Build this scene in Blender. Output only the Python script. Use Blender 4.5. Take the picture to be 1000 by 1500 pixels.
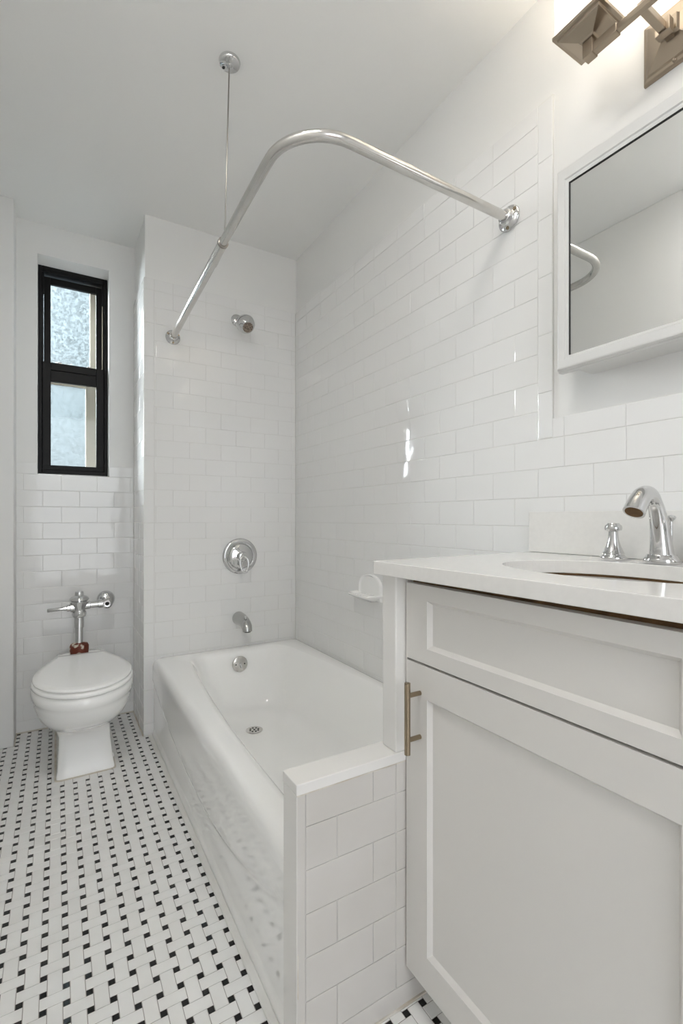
import bpy, bmesh, math, random
from mathutils import Vector, Matrix
random.seed(7)
for o in list(bpy.data.objects): bpy.data.objects.remove(o)
SC = bpy.context.scene; COL = SC.collection

# ------------------------------------------------------------------ camera
F_PX = 695.0; CAM_Z = 1.012; YAW = math.atan(417/695.)
cam = bpy.data.cameras.new('camera'); cam_o = bpy.data.objects.new('camera', cam); COL.objects.link(cam_o)
cam.sensor_fit = 'VERTICAL'; cam.sensor_height = 36.0; cam.lens = F_PX/1500*36.0
cam.shift_y = 9/1500.
cam.clip_start = 0.01
cam_o.location = (0, 0, CAM_Z); cam_o.rotation_euler = (math.pi/2, 0, -YAW)
SC.camera = cam_o
SC.cycles.max_bounces = 24; SC.cycles.diffuse_bounces = 16; SC.cycles.glossy_bounces = 8; SC.cycles.transparent_max_bounces = 16

# ------------------------------------------------------------------ exposure, world, lights
P_WORLD, P_SHAFT, P_FILL, P_VAN, P_BULB = 3.2, 5400, 28.0, 2.0, 135.0
SC.view_settings.view_transform = 'Standard'; SC.view_settings.look = 'None'
SC.view_settings.exposure = 0.12; SC.view_settings.gamma = 1.0; SC.view_settings.use_curve_mapping = False
W = bpy.data.worlds.new('world'); SC.world = W; W.use_nodes = True
bgn = W.node_tree.nodes['Background']; bgn.inputs[0].default_value = (0.93, 0.96, 1.0, 1); bgn.inputs[1].default_value = P_WORLD

def area(name, loc, target, sx, sy, power, color):
    l = bpy.data.lights.new(name, 'AREA'); l.shape = 'RECTANGLE'; l.size = sx; l.size_y = sy; l.energy = power; l.color = color
    o = bpy.data.objects.new(name, l); COL.objects.link(o); o.location = loc
    o.rotation_euler = (Vector(target)-Vector(loc)).to_track_quat('-Z', 'Z').to_euler()
    return o
# daylight falling down the air shaft outside the window
area('shaft_daylight', (-1.7, 4.3, 3.1), (0.08, 2.8, 1.75), 2.0, 3.6, P_SHAFT, (0.90, 0.96, 1.0))
# unused fill lamp for the added doorway behind the camera
#area('hall_light', (0.50, -2.6, 1.55), (0.45, 1.4, 1.15), 1.5, 1.9, 26, (1.0, 0.975, 0.95))

# ------------------------------------------------------------------ materials
def mat(name, color, rough=0.5, metal=0.0, spec=0.5, coat=0.0, bump=None, var=None):
    m = bpy.data.materials.new(name); m.use_nodes = True; nt = m.node_tree; b = nt.nodes['Principled BSDF']
    b.inputs['Base Color'].default_value = (*color, 1); b.inputs['Roughness'].default_value = rough
    b.inputs['Metallic'].default_value = metal; b.inputs['Specular IOR Level'].default_value = spec
    b.inputs['Coat Weight'].default_value = coat; b.inputs['Coat Roughness'].default_value = 0.012
    tc = nt.nodes.new('ShaderNodeTexCoord')
    if bump:
        n = nt.nodes.new('ShaderNodeTexNoise'); n.inputs['Scale'].default_value = bump[0]; n.inputs['Detail'].default_value = bump[3] if len(bump) > 3 else 2
        nt.links.new(tc.outputs['Object'], n.inputs['Vector'])
        bp = nt.nodes.new('ShaderNodeBump'); bp.inputs['Strength'].default_value = bump[1]; bp.inputs['Distance'].default_value = bump[2]
        nt.links.new(n.outputs['Fac'], bp.inputs['Height']); nt.links.new(bp.outputs['Normal'], b.inputs['Normal'])
    if var:
        n = nt.nodes.new('ShaderNodeTexNoise'); n.inputs['Scale'].default_value = var[0]; n.inputs['Detail'].default_value = 4
        nt.links.new(tc.outputs['Object'], n.inputs['Vector'])
        r = nt.nodes.new('ShaderNodeValToRGB'); r.color_ramp.elements[0].position = var[2] if len(var) > 2 else .35; r.color_ramp.elements[1].position = var[3] if len(var) > 3 else .65
        r.color_ramp.elements[0].color = (*color, 1); r.color_ramp.elements[1].color = (*var[1], 1)
        nt.links.new(n.outputs['Fac'], r.inputs['Fac']); nt.links.new(r.outputs['Color'], b.inputs['Base Color'])
    return m
M = {}
M['paint'] = mat('white_wall_paint', (0.76, 0.76, 0.75), 0.45, spec=0.35, bump=(180, .08, .0006))
M['ceiling'] = mat('white_ceiling_paint', (0.84, 0.84, 0.83), 0.75, spec=0.25, bump=(120, .1, .0006))
M['tile'] = mat('glossy_white_wall_tile', (0.785, 0.785, 0.78), 0.05, spec=0.5, bump=(13, .46, .0015, 1))
M['grout'] = mat('pale_wall_grout', (0.75, 0.75, 0.735), 0.85, bump=(300, .2, .0004), var=(3.0, (0.66, 0.65, 0.63)))
M['ftile'] = mat('white_floor_mosaic', (0.84, 0.84, 0.83), 0.16, spec=0.5, bump=(60, .1, .0005), var=(14, (0.80, 0.795, 0.78)))
M['fblack'] = mat('black_floor_mosaic', (0.006, 0.006, 0.006), 0.10, spec=0.5, bump=(60, .2, .0008))
M['fgrout'] = mat('grey_floor_grout', (0.36, 0.345, 0.33), 0.85, var=(6, (0.30, 0.27, 0.24)))
M['enamel'] = mat('white_bath_enamel', (0.95, 0.95, 0.94), 0.012, spec=0.6, coat=0.5, bump=(9, .08, .002, 0))
M['porcelain'] = mat('white_toilet_porcelain', (0.91, 0.91, 0.90), 0.07, spec=0.55, coat=0.6)
M['seat'] = mat('white_plastic_seat', (0.97, 0.97, 0.96), 0.2, spec=0.6, coat=.5)
M['caulk'] = mat('white_caulk', (0.74, 0.74, 0.72), 0.5, bump=(40, .4, .001), var=(12, (0.69, 0.68, 0.65)))
M['dcaulk'] = mat('grimy_caulk', (0.68, 0.65, 0.59), 0.7, var=(18, (0.52, 0.46, 0.38)))
M['slab'] = mat('white_stone_slab', (0.80, 0.79, 0.77), 0.20, spec=0.5, var=(3.0, (0.75, 0.74, 0.72)))
M['quartz'] = mat('white_quartz_counter', (0.77, 0.76, 0.74), 0.12, spec=0.5, var=(90, (0.75, 0.74, 0.72)))
M['cabinet'] = mat('off_white_cabinet_paint', (0.685, 0.67, 0.645), 0.38, spec=0.4)
M['rawwood'] = mat('raw_brown_wood_edge', (0.16, 0.085, 0.03), 0.8, var=(40, (0.09, 0.045, 0.015)))
M['mirrorframe'] = mat('white_mirror_frame_paint', (0.67, 0.67, 0.66), 0.35, spec=0.4)
M['mirror'] = mat('mirror_glass', (0.86, 0.87, 0.86), 0.0, metal=1.0)
M['chrome'] = mat('chrome', (0.66, 0.66, 0.66), 0.05, metal=1.0)
M['chrome_old'] = mat('worn_polished_steel', (0.66, 0.65, 0.63), 0.20, metal=1.0, bump=(70, .25, .0006), var=(30, (0.62, 0.60, 0.57)))
M['steel'] = mat('brushed_steel', (0.33, 0.31, 0.285), 0.30, metal=1.0)
M['nickel'] = mat('brushed_nickel', (0.37, 0.31, 0.245), 0.28, metal=1.0, bump=(200, .1, .0004))
M['handle'] = mat('satin_nickel_handle', (0.36, 0.29, 0.205), 0.18, metal=1.0)
M['dark'] = mat('dark_hole', (0.01, 0.01, 0.01), 0.6)
M['rust'] = mat('rusted_chrome', (0.16, 0.03, 0.012), 0.6, var=(26, (0.60, 0.55, 0.47), .52, .56))
M['bronzeface'] = mat('tarnished_spray_face', (0.42, 0.35, 0.29), 0.4, metal=0.6, var=(160, (0.12, 0.09, 0.07)))
M['black'] = mat('black_window_metal', (0.009, 0.009, 0.009), 0.35, spec=0.14)
M['beige'] = mat('beige_masonry_paint', (0.46, 0.41, 0.33), 0.8, bump=(80, .3, .001))
M['shaftwall'] = mat('darkened_blue_grey_render', (0.13, 0.155, 0.165), 0.9, var=(2, (0.10, 0.125, 0.135)))
M['hallfloor'] = mat('dark_wood_floor', (0.09, 0.05, 0.03), 0.35)
M['brick'] = mat('dark_outer_brick', (0.07, 0.05, 0.04), 0.9)
M['tile_shaded'] = mat('shaded_warm_wall_tile', (0.61, 0.59, 0.565), 0.07, spec=0.5, bump=(15, .3, .0013, 1), var=(5, (0.57, 0.55, 0.52)))  # same white tile, darkened so the low wall's shade sits in its colour
M['chrome_dull'] = mat('dulled_chrome', (0.50, 0.50, 0.49), 0.22, metal=1.0)
M['sinkpor'] = mat('white_sink_porcelain', (0.76, 0.755, 0.74), 0.10, spec=0.5)

def emis(name, color, strength, base=(0.9, 0.9, 0.9)):
    m = mat(name, base, 0.3); b = m.node_tree.nodes['Principled BSDF']
    b.inputs['Emission Color'].default_value = (*color, 1); b.inputs['Emission Strength'].default_value = strength
    return m
M['shade'] = emis('lit_opal_glass', (1.0, 0.93, 0.82), P_VAN)
M['bulb'] = emis('lit_bulb', (1.0, 0.86, 0.66), P_BULB)
M['fill_diffuser'] = emis('lit_fill_diffuser', (1.0, 0.97, 0.93), P_FILL)  # glow of the unseen overhead lamp added to brighten the room

def glass_mat():   # thin clear sash glass: passes straight through with a faint reflection
    m = bpy.data.materials.new('clear_window_glass'); m.use_nodes = True; nt = m.node_tree; nt.nodes.clear()
    out = nt.nodes.new('ShaderNodeOutputMaterial'); mx = nt.nodes.new('ShaderNodeMixShader'); fr = nt.nodes.new('ShaderNodeFresnel')
    tr = nt.nodes.new('ShaderNodeBsdfTransparent'); gl = nt.nodes.new('ShaderNodeBsdfGlossy'); gl.inputs['Roughness'].default_value = 0.05
    tr.inputs[0].default_value = (.95, .97, .97, 1); fr.inputs[0].default_value = 1.35
    nt.links.new(fr.outputs[0], mx.inputs[0]); nt.links.new(tr.outputs[0], mx.inputs[1]); nt.links.new(gl.outputs[0], mx.inputs[2]); nt.links.new(mx.outputs[0], out.inputs[0])
    return m
M['glass'] = glass_mat()
def frost_mat(name, scale, contrast, col):
    m = bpy.data.materials.new(name); m.use_nodes = True; nt = m.node_tree; nt.nodes.clear()
    out = nt.nodes.new('ShaderNodeOutputMaterial'); tc = nt.nodes.new('ShaderNodeTexCoord')
    mx = nt.nodes.new('ShaderNodeMixShader'); mx.inputs[0].default_value = 0.50
    tr = nt.nodes.new('ShaderNodeBsdfTransparent'); tl = nt.nodes.new('ShaderNodeBsdfTranslucent')
    vo = nt.nodes.new('ShaderNodeTexVoronoi'); vo.inputs['Scale'].default_value = scale; vo.feature = 'F1'
    no = nt.nodes.new('ShaderNodeTexNoise'); no.inputs['Scale'].default_value = scale*.55; no.inputs['Detail'].default_value = 5
    nt.links.new(tc.outputs['Object'], vo.inputs['Vector']); nt.links.new(tc.outputs['Object'], no.inputs['Vector'])
    mm = nt.nodes.new('ShaderNodeMath'); mm.operation = 'MULTIPLY_ADD'; mm.inputs[1].default_value = 0.5
    nt.links.new(vo.outputs['Distance'], mm.inputs[0]); nt.links.new(no.outputs['Fac'], mm.inputs[2])
    r = nt.nodes.new('ShaderNodeValToRGB'); r.color_ramp.elements[0].position = .60; r.color_ramp.elements[1].position = .88
    r.color_ramp.elements[0].color = (*[c*(1-contrast) for c in col], 1); r.color_ramp.elements[1].color = (*[min(1, c*(1+contrast)) for c in col], 1)
    nt.links.new(mm.outputs[0], r.inputs[0]); nt.links.new(r.outputs[0], tl.inputs[0])
    bp = nt.nodes.new('ShaderNodeBump'); bp.inputs['Strength'].default_value = contrast; bp.inputs['Distance'].default_value = .002
    nt.links.new(mm.outputs[0], bp.inputs['Height']); nt.links.new(bp.outputs[0], tl.inputs['Normal'])
    nt.links.new(tr.outputs[0], mx.inputs[1]); nt.links.new(tl.outputs[0], mx.inputs[2]); nt.links.new(mx.outputs[0], out.inputs[0])
    return m
M['frost_coarse'] = frost_mat('pebbled_privacy_glass', 78, .75, (.0150, .0172, .0184))
M['frost_fine'] = frost_mat('fine_frosted_glass', 95, .30, (.0185, .0215, .0228))

# ------------------------------------------------------------------ helpers
def obj(name, bm, m, parent=None, smooth=False, bevel=0, seg=2, angle=35):
    bmesh.ops.recalc_face_normals(bm, faces=bm.faces)
    me = bpy.data.meshes.new(name); bm.to_mesh(me); bm.free()
    for mm in (m if isinstance(m, (list, tuple)) else [m]): me.materials.append(mm)
    o = bpy.data.objects.new(name, me); COL.objects.link(o)
    if parent: o.parent = parent; o.matrix_parent_inverse = Matrix.Translation(-parent.location)
    if bevel:
        b = o.modifiers.new('bevel', 'BEVEL'); b.width = bevel; b.segments = seg; b.limit_method = 'ANGLE'; b.angle_limit = math.radians(30)
    if smooth:
        for p in me.polygons: p.use_smooth = True
        try: me.set_sharp_from_angle(angle=math.radians(angle))
        except Exception: pass
    return o
def tag(o, label=None, cat=None, group=None, kind=None):
    if label: o['label'] = label
    if cat: o['category'] = cat
    if group: o['group'] = group
    if kind: o['kind'] = kind
    return o
def empty(name, loc, label, cat):
    o = bpy.data.objects.new(name, None); COL.objects.link(o); o.location = loc; o.empty_display_size = .05
    return tag(o, label, cat)
def box(bm, x0, x1, y0, y1, z0, z1, mi=0):
    v = [bm.verts.new((x, y, z)) for z in (z0, z1) for y in (y0, y1) for x in (x0, x1)]
    for f in ((0, 1, 3, 2), (4, 6, 7, 5), (0, 4, 5, 1), (2, 3, 7, 6), (0, 2, 6, 4), (1, 5, 7, 3)):
        fc = bm.faces.new([v[i] for i in f]); fc.material_index = mi
    return v
def BM(): return bmesh.new()
def boxes(lst):
    bm = BM()
    for b in lst: box(bm, *b)
    return bm
def frame_of(d):
    d = Vector(d).normalized(); a = Vector((0, 0, 1)) if abs(d.z) < .9 else Vector((1, 0, 0))
    u = d.cross(a).normalized(); return u, d.cross(u).normalized(), d
def lathe(bm, prof, org, axis=(0, 0, 1), n=32, mi=0, sx=1, sy=1):
    """prof: list of (radius, height along axis)."""
    u, v, d = frame_of(axis); org = Vector(org); rings = []
    for r, h in prof:
        if r < 1e-6: rings.append([bm.verts.new(org+d*h)])
        else: rings.append([bm.verts.new(org+d*h+u*(r*sx*math.cos(2*math.pi*k/n))+v*(r*sy*math.sin(2*math.pi*k/n))) for k in range(n)])
    for a, b in zip(rings, rings[1:]):
        for k in range(n):
            k2 = (k+1) % n
            if len(a) == 1 and len(b) == 1: continue
            if len(a) == 1: f = bm.faces.new((a[0], b[k], b[k2]))
            elif len(b) == 1: f = bm.faces.new((a[k], a[k2], b[0]))
            else: f = bm.faces.new((a[k], a[k2], b[k2], b[k]))
            f.material_index = mi
    for e in (rings[0], rings[-1]):
        if len(e) > 1:
            f = bm.faces.new(e); f.material_index = mi
def tube(bm, pts, r, n=16, cap=True, mi=0):
    pts = [Vector(p) for p in pts]; rs = r if isinstance(r, (list, tuple)) else [r]*len(pts)
    rings = []; u = None
    for i, p in enumerate(pts):
        t = (pts[min(i+1, len(pts)-1)]-pts[max(i-1, 0)]).normalized()
        if u is None: u = frame_of(t)[0]
        u = (u-t*u.dot(t)).normalized(); v = t.cross(u)
        rr = rs[i]; ra, rb = rr if isinstance(rr, (list, tuple)) else (rr, rr)
        rings.append([bm.verts.new(p+u*ra*math.cos(2*math.pi*k/n)+v*rb*math.sin(2*math.pi*k/n)) for k in range(n)])
    for a, b in zip(rings, rings[1:]):
        for k in range(n):
            f = bm.faces.new((a[k], a[(k+1) % n], b[(k+1) % n], b[k])); f.material_index = mi
    if cap: bm.faces.new(rings[0]); bm.faces.new(rings[-1])
def loft(bm, rings, cap0=True, cap1=True, mi=0):
    R = [[bm.verts.new(p) for p in r] for r in rings]; n = len(R[0])
    for a, b in zip(R, R[1:]):
        for k in range(n):
            f = bm.faces.new((a[k], a[(k+1) % n], b[(k+1) % n], b[k])); f.material_index = mi
    if cap0: bm.faces.new(R[0])
    if cap1: bm.faces.new(R[-1])
    return R
def bez(p0, p1, p2, p3, n=12):
    p0, p1, p2, p3 = map(Vector, (p0, p1, p2, p3)); out = []
    for i in range(n+1):
        t = i/n; out.append(p0*(1-t)**3+p1*3*t*(1-t)**2+p2*3*t*t*(1-t)+p3*t**3)
    return out

# ------------------------------------------------------------------ measurements
XR = 1.118          # face of the tiles on the right wall
YB = 2.353          # face of the tiles on the shower end wall
YW = 2.686          # face of the window wall
XL = -0.22          # left wall
XA = -0.163         # alcove left side
XP = 0.345          # alcove right side, left edge of shower end wall
ZC = 2.425; YBK = -1.10; TH = 0.007
ROW = 0.0777; Z0 = 1.2226; TL = 0.1548; ZTOP = Z0+11*ROW

def add_tile(bm, o, U, V, N, u0, u1, v0, v1, gap=0.0013, th=0.0014, bev=0.0016, mi=0, tilt=0.0035, vary=None):
    """one bevelled tile; o origin, U,V in-plane axes, N outward; its face stands th proud of the grout."""
    u0 += gap/2; u1 -= gap/2; v0 += gap/2; v1 -= gap/2
    if u1-u0 < .004 or v1-v0 < .004: return
    tu, tv = random.gauss(0, tilt), random.gauss(0, tilt); cu, cv = (u0+u1)/2, (v0+v1)/2
    def P(u, v, h, t=0): return bm.verts.new(o+U*u+V*v+N*(h+(tu*(u-cu)+tv*(v-cv))*t))
    def ring(i, h, t): return [P(u0+i, v0+i, h, t), P(u1-i, v0+i, h, t), P(u1-i, v1-i, h, t), P(u0+i, v1-i, h, t)]
    b = min(bev, (u1-u0)/4, (v1-v0)/4)
    R = [ring(0, -th*1.5, 0), ring(0, -th*.55, 1), ring(b*.35, -th*.15, 1), ring(b, 0, 1)]
    for a, c in zip(R, R[1:]):
        for k in range(4):
            f = bm.faces.new((a[k], a[(k+1) % 4], c[(k+1) % 4], c[k])); f.material_index = mi
    f = bm.faces.new(R[-1]); f.material_index = mi
def run_rows(bm, o, U, N, u0, u1, v0, v1, phase, zbase=Z0, row=ROW, tl=TL, mi=0, tilt=0.0035):
    """running bond between heights v0..v1; phase = position of a joint on even rows."""
    V = Vector((0, 0, 1)); k = math.floor((v0-zbase)/row+1e-6)
    while zbase+k*row < v1-1e-6:
        a, b = max(v0, zbase+k*row), min(v1, zbase+(k+1)*row)
        ph = phase+(tl/2 if k % 2 else 0)
        j = math.floor((u0-ph)/tl+1e-6)
        while ph+j*tl < u1-1e-6:
            p, q = max(u0, ph+j*tl), min(u1, ph+(j+1)*tl)
            if q-p > .006: add_tile(bm, o, U, V, N, p, q, a, b, mi=mi, tilt=tilt)
            j += 1
        k += 1
def run_strip(bm, o, U, N, u0, u1, v0, v1, vertical, step=2*ROW, start=None, mi=0):
    V = Vector((0, 0, 1))
    if vertical:
        s = v0 if start is None else start
        while s < v1-1e-6:
            a, b = max(v0, s), min(v1, s+step)
            if b-a > .004: add_tile(bm, o, U, V, N, u0, u1, a, b, mi=mi, tilt=.002)
            s += step
    else:
        s = u0 if start is None else start
        while s < u1-1e-6:
            a, b = max(u0, s), min(u1, s+step)
            if b-a > .004: add_tile(bm, o, U, V, N, a, b, v0, v1, mi=mi, tilt=.002)
            s += step
WM = lambda: [M['paint'], M['tile'], M['grout']]
BN = 0.052   # bullnose height

# ------------------------------------------------------------------ structure
# floor: basket-weave mosaic
bm = BM(); box(bm, XL-.1, 1.25, YBK-.05, 2.80, -.06, -.0012, 0)
PF = 0.0425; X0F, Y0F = 0.358, 0.976; GF = .0013; WF = PF-.0140
def clip(r, c): return (max(r[0], c[0]), min(r[1], c[1]), max(r[2], c[2]), min(r[3], c[3]))
regions = [(XL, .372, YBK, YW+.0), (.372, 1.118, YBK, .777)]
def ftile(r, mi):
    for c in regions:
        a = clip(r, c)
        if a[1]-a[0] > .003 and a[3]-a[2] > .003:
            add_tile(bm, Vector((0, 0, 0)), Vector((1, 0, 0)), Vector((0, 1, 0)), Vector((0, 0, 1)), *a, gap=GF, th=.0010, bev=.0012, mi=mi, tilt=.004)
LF = 2*PF-WF
for i in range(-16, 22):
    for j in range(-52, 44):
        cx, cy = X0F+(i+.5)*PF, Y0F+(j+.5)*PF
        if cx > .42 and cy > .83: continue
        if (i+j) % 2: r = (cx-LF/2, cx+LF/2, cy-WF/2, cy+WF/2)
        else: r = (cx-WF/2, cx+WF/2, cy-LF/2, cy+LF/2)
        ftile(r, 1)
        s = (PF-WF)/2; dx, dy = X0F+i*PF, Y0F+j*PF
        ftile((dx-s, dx+s, dy-s, dy+s), 2)
floor = tag(obj('floor', bm, [M['fgrout'], M['ftile'], M['fblack']]), kind='structure')

# ceiling
tag(obj('ceiling', boxes([(XL-.1, XR+.12, YBK-.05, 2.86, ZC, ZC+.1)]), M['ceiling']), kind='structure')

# right wall
bm = BM(); PX = XR+TH
box(bm, PX, PX+.12, YBK-.05, YB+.1, 0, ZC, 0)
U, N, O = Vector((0, 1, 0)), Vector((-1, 0, 0)), Vector((XR, 0, 0))
YT = 0.829; YT0 = 0.785
box(bm, XR+.0014, PX+.001, YT0, YB, .30, ZTOP+BN, 2); box(bm, XR+.0014, PX+.001, YBK, YT0, 0, Z0+BN, 2)
run_rows(bm, O, U, N, YT, YB, Z0, ZTOP, .6736, mi=1)
run_rows(bm, O, U, N, YBK, YB, .30, Z0, .6736, mi=1)
run_strip(bm, O, U, N, YT0, YT, Z0+.002, ZTOP+BN, True, start=Z0-.03, mi=1)
run_strip(bm, O, U, N, YT, YB, ZTOP, ZTOP+BN, False, step=TL, mi=1)
run_strip(bm, O, U, N, YBK, YT0, Z0, Z0+BN, False, step=TL, start=.7524-13*TL, mi=1)
tag(obj('wall_right', bm, WM()), kind='structure')

# shower end wall with the alcove's right side face
bm = BM(); PY = YB+TH; PXP = XP+TH
box(bm, PXP, PX+.12, PY, 2.80, 0, ZC, 0)
U, N, O = Vector((1, 0, 0)), Vector((0, -1, 0)), Vector((0, YB, 0))
box(bm, XP+.0014, PX, YB+.0014, PY+.001, 0, ZTOP+BN, 2)
run_strip(bm, O, U, N, XP, .391, 0, ZTOP+BN, True, start=1.3003-9*2*ROW, mi=1)
run_rows(bm, O, U, N, .391, XR, .30, ZTOP, .475, mi=1)
run_strip(bm, O, U, N, .391, XR, ZTOP, ZTOP+BN, False, step=TL, start=.475-TL, mi=1)
O2, U2, N2 = Vector((XP, 0, 0)), Vector((0, 1, 0)), Vector((-1, 0, 0))
box(bm, XP+.0014, PXP+.001, YB+.0014, YW, 0, ZTOP+BN, 2)
run_rows(bm, O2, U2, N2, YB+.0016, YW, 0, ZTOP, YB-.03, mi=1)
run_strip(bm, O2, U2, N2, YB+.0016, YW, ZTOP, ZTOP+BN, False, step=TL, mi=1)
tag(obj('wall_back', bm, WM()), kind='structure')

# alcove wall with the window opening
WX0, WX1, WZ0, WZ1 = -.079, .229, 1.222, 2.278
YF = 2.762
bm = BM(); PYW = YW+TH
for b in ((XA-.15, WX0, PYW, 2.80, 0, ZC), (WX1, XP+.05, PYW, 2.86, 0, ZC), (WX0, WX1, PYW, 2.86, 0, WZ0), (WX0, WX1, PYW, 2.86, WZ1, ZC)): box(bm, *b)
# sloping plaster at the head of the opening
v = [bm.verts.new(p) for p in ((WX0, PYW+.0005, WZ1), (WX1, PYW+.0005, WZ1), (WX1, 2.86, WZ1), (WX0, 2.86, WZ1), (WX0, YF, 2.258), (WX1, YF, 2.258), (WX1, 2.86, 2.258), (WX0, 2.86, 2.258))]
for f in ((0, 1, 2, 3), (0, 4, 5, 1), (4, 7, 6, 5), (0, 3, 7, 4), (1, 5, 6, 2)): bm.faces.new([v[i] for i in f])
O, U, N = Vector((0, YW, 0)), Vector((1, 0, 0)), Vector((0, -1, 0))
box(bm, XA, XP, YW+.0014, PYW+.001, 0, WZ0, 2)
box(bm, XA, WX0, YW+.0014, PYW+.001, WZ0, Z0+BN, 2); box(bm, WX1, XP, YW+.0014, PYW+.001, WZ0, Z0+BN, 2)
run_rows(bm, O, U, N, XA, XP, 0, WZ0, .0974, mi=1)
run_strip(bm, O, U, N, XA, WX0, Z0, Z0+BN, False, step=TL, mi=1); run_strip(bm, O, U, N, WX1, XP, Z0, Z0+BN, False, step=TL, mi=1)
tag(obj('wall_alcove', bm, WM()), kind='structure')

# left wall and its shallow return beside the alcove
tag(obj('wall_left', boxes([(XL-.12, XL, YBK-.05, 2.545, 0, ZC), (XL-.12, XA, 2.545, 2.80, 0, ZC)]), M['paint'], bevel=.004), kind='structure')
# added behind the camera: doorway wall to admit light, dark floor to darken reflections
tag(obj('wall_added_door', boxes([(.62, XR+.12, YBK-.14, YBK-.02, 0, ZC), (XL-.12, .62, YBK-.14, YBK-.02, 2.25, ZC)]), M['paint'], bevel=.003), kind='structure')
tag(obj('floor_added_hall', boxes([(-2.5, 2.5, -4.5, YBK-.14, -.06, -.002)]), M['hallfloor']), kind='structure')

# caulk lines
tag(obj('trim_1', boxes([(XP-.004, XP+.001, YB+.004, YW, 0, .006), (XA, XP, YW-.005, YW+.001, 0, .006), (XA-.001, XA+.004, 2.545, YW, 0, .006)]), M['dcaulk'], bevel=.002), kind='structure')

# ------------------------------------------------------------------ window
win = bpy.data.objects.new('window_1', None); COL.objects.link(win); win.location = (.075, YF, WZ0)
tag(win, 'black framed narrow sash window in alcove above the toilet', kind='structure')
def rectframe(x0, x1, z0, z1, wl, wr, wb, wt, y0, y1):
    return boxes([(x0, x0+wl, y0, y1, z0, z1), (x1-wr, x1, y0, y1, z0, z1), (x0+wl, x1-wr, y0, y1, z0, z0+wb), (x0+wl, x1-wr, y0, y1, z1-wt, z1)])
fr = obj('window_frame', rectframe(WX0+.001, WX1-.001, 1.232, 2.259, .016, .016, .022, .030, YF, YF+.075), M['black'], win, bevel=.002)
obj('track', boxes([(WX0+.017, WX0+.023, YF+.012, YF+.018, 1.26, 2.20), (WX1-.023, WX1-.017, YF+.012, YF+.018, 1.26, 2.20), (WX0+.017, WX0+.026, YF+.004, YF+.012, 2.12, 2.229), (WX1-.026, WX1-.017, YF+.004, YF+.012, 2.12, 2.229)]), M['black'], win, bevel=.001)
us = obj('upper_sash', rectframe(-.055, .205, 1.760, 2.222, .029, .028, .028, .033, YF+.036, YF+.056), M['black'], win, bevel=.002)
obj('window_pane', boxes([(-.03, .18, YF+.045, YF+.048, 1.785, 2.192)]), M['glass'], us)
ls = obj('lower_sash', rectframe(-.061, .212, 1.252, 1.788, .036, .036, .024, .038, YF+.006, YF+.030), M['black'], win, bevel=.002)
obj('glazing_rail', boxes([(-.026, .177, YF+.012, YF+.026, 1.694, 1.752), (-.061, .212, YF-.004, YF+.008, 1.252, 1.270)]), M['black'], ls, bevel=.0015)
obj('window_pane', boxes([(-.03, .18, YF+.018, YF+.021, 1.272, 1.696)]), M['glass'], ls)
for x in (.005, .135):
    obj('sash_lock', boxes([(x, x+.018, YF+.010, YF+.034, 1.786, 1.794)]), M['steel'], ls, bevel=.002)
tag(obj('wall_added_outer', boxes([(-2.2, WX0-.31, 2.935, 2.99, -.5, 4.5), (WX1+.14, 3.0, 2.935, 2.99, -.5, 4.5), (WX0-.31, WX1+.14, 2.935, 2.99, 2.40, 4.5), (WX0-.31, WX1+.14, 2.935, 2.99, -.5, 1.09)]), M['brick']), kind='structure')  # unseen dark skin added outside to cut bounced daylight
# outer storm frame and its privacy glass at the outer face of the wall
of = obj('outer_frame', boxes([(WX0-.30, -.22, 2.90, 2.93, 1.16, 2.36), (.134, .36, 2.90, 2.93, 1.16, 1.745), (.154, .36, 2.90, 2.93, 1.745, 2.36), (-.22, .154, 2.90, 2.93, 1.715, 1.765), (-.22, .154, 2.90, 2.93, 1.16, 1.24), (-.22, .154, 2.90, 2.93, 2.27, 2.36)]), M['beige'], win, bevel=.003)
obj('privacy_pane', boxes([(-.23, .165, 2.912, 2.916, 1.765, 2.28)]), M['frost_coarse'], of)
obj('privacy_pane', boxes([(-.23, .145, 2.912, 2.916, 1.23, 1.716)]), M['frost_fine'], of)
tag(obj('trim_2', boxes([(WX0-.30, WX0-.17, 2.86, 2.93, 1.16, 2.36), (WX1+.01, WX1+.12, 2.86, 2.93, 1.16, 2.36), (WX0-.3, WX1+.12, 2.86, 2.93, 2.28, 2.38), (WX0-.3, WX1+.12, 2.86, 2.93, 1.10, 1.20)]), M['beige']), kind='structure')

tag(obj('wall_added_shaft', boxes([(-.60, 3.2, 4.75, 4.9, -1.5, 5.5)]), M['shaftwall']), kind='structure')  # opposite wall added to darken what shows through the panes

# ------------------------------------------------------------------ bathtub
def rr(x0, x1, y0, y1, r, z, n=10, warp=None, rfar=None):
    pts = []
    for cx, cy, a0, rad in ((x1-r, y1-(rfar or r), 0, r), (x0+r, y1-(rfar or r), 90, r), (x0+r, y0+r, 180, r), (x1-r, y0+r, 270, r)):
        ry = (rfar or r) if cy > (y0+y1)/2 else r
        for k in range(n+1):
            a = math.radians(a0+90*k/n); pts.append([cx+rad*math.cos(a), cy+ry*math.sin(a), z])
    # extra points along the long sides
    out = []
    for i, p in enumerate(pts):
        q = pts[(i+1) % len(pts)]; out.append(p)
        d = math.hypot(q[0]-p[0], q[1]-p[1])
        if (i+1) % (n+1) == 0:
            for k in range(1, 12): out.append([p[0]+(q[0]-p[0])*k/12, p[1]+(q[1]-p[1])*k/12, z])
    if warp:
        for p in out: p[0] = warp(p[0], p[1])
    return [Vector(p) for p in out]
TX0, TX1, TY0, TY1, TZ = .380, XR-.001, .837, YB-.001, .358
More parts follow.
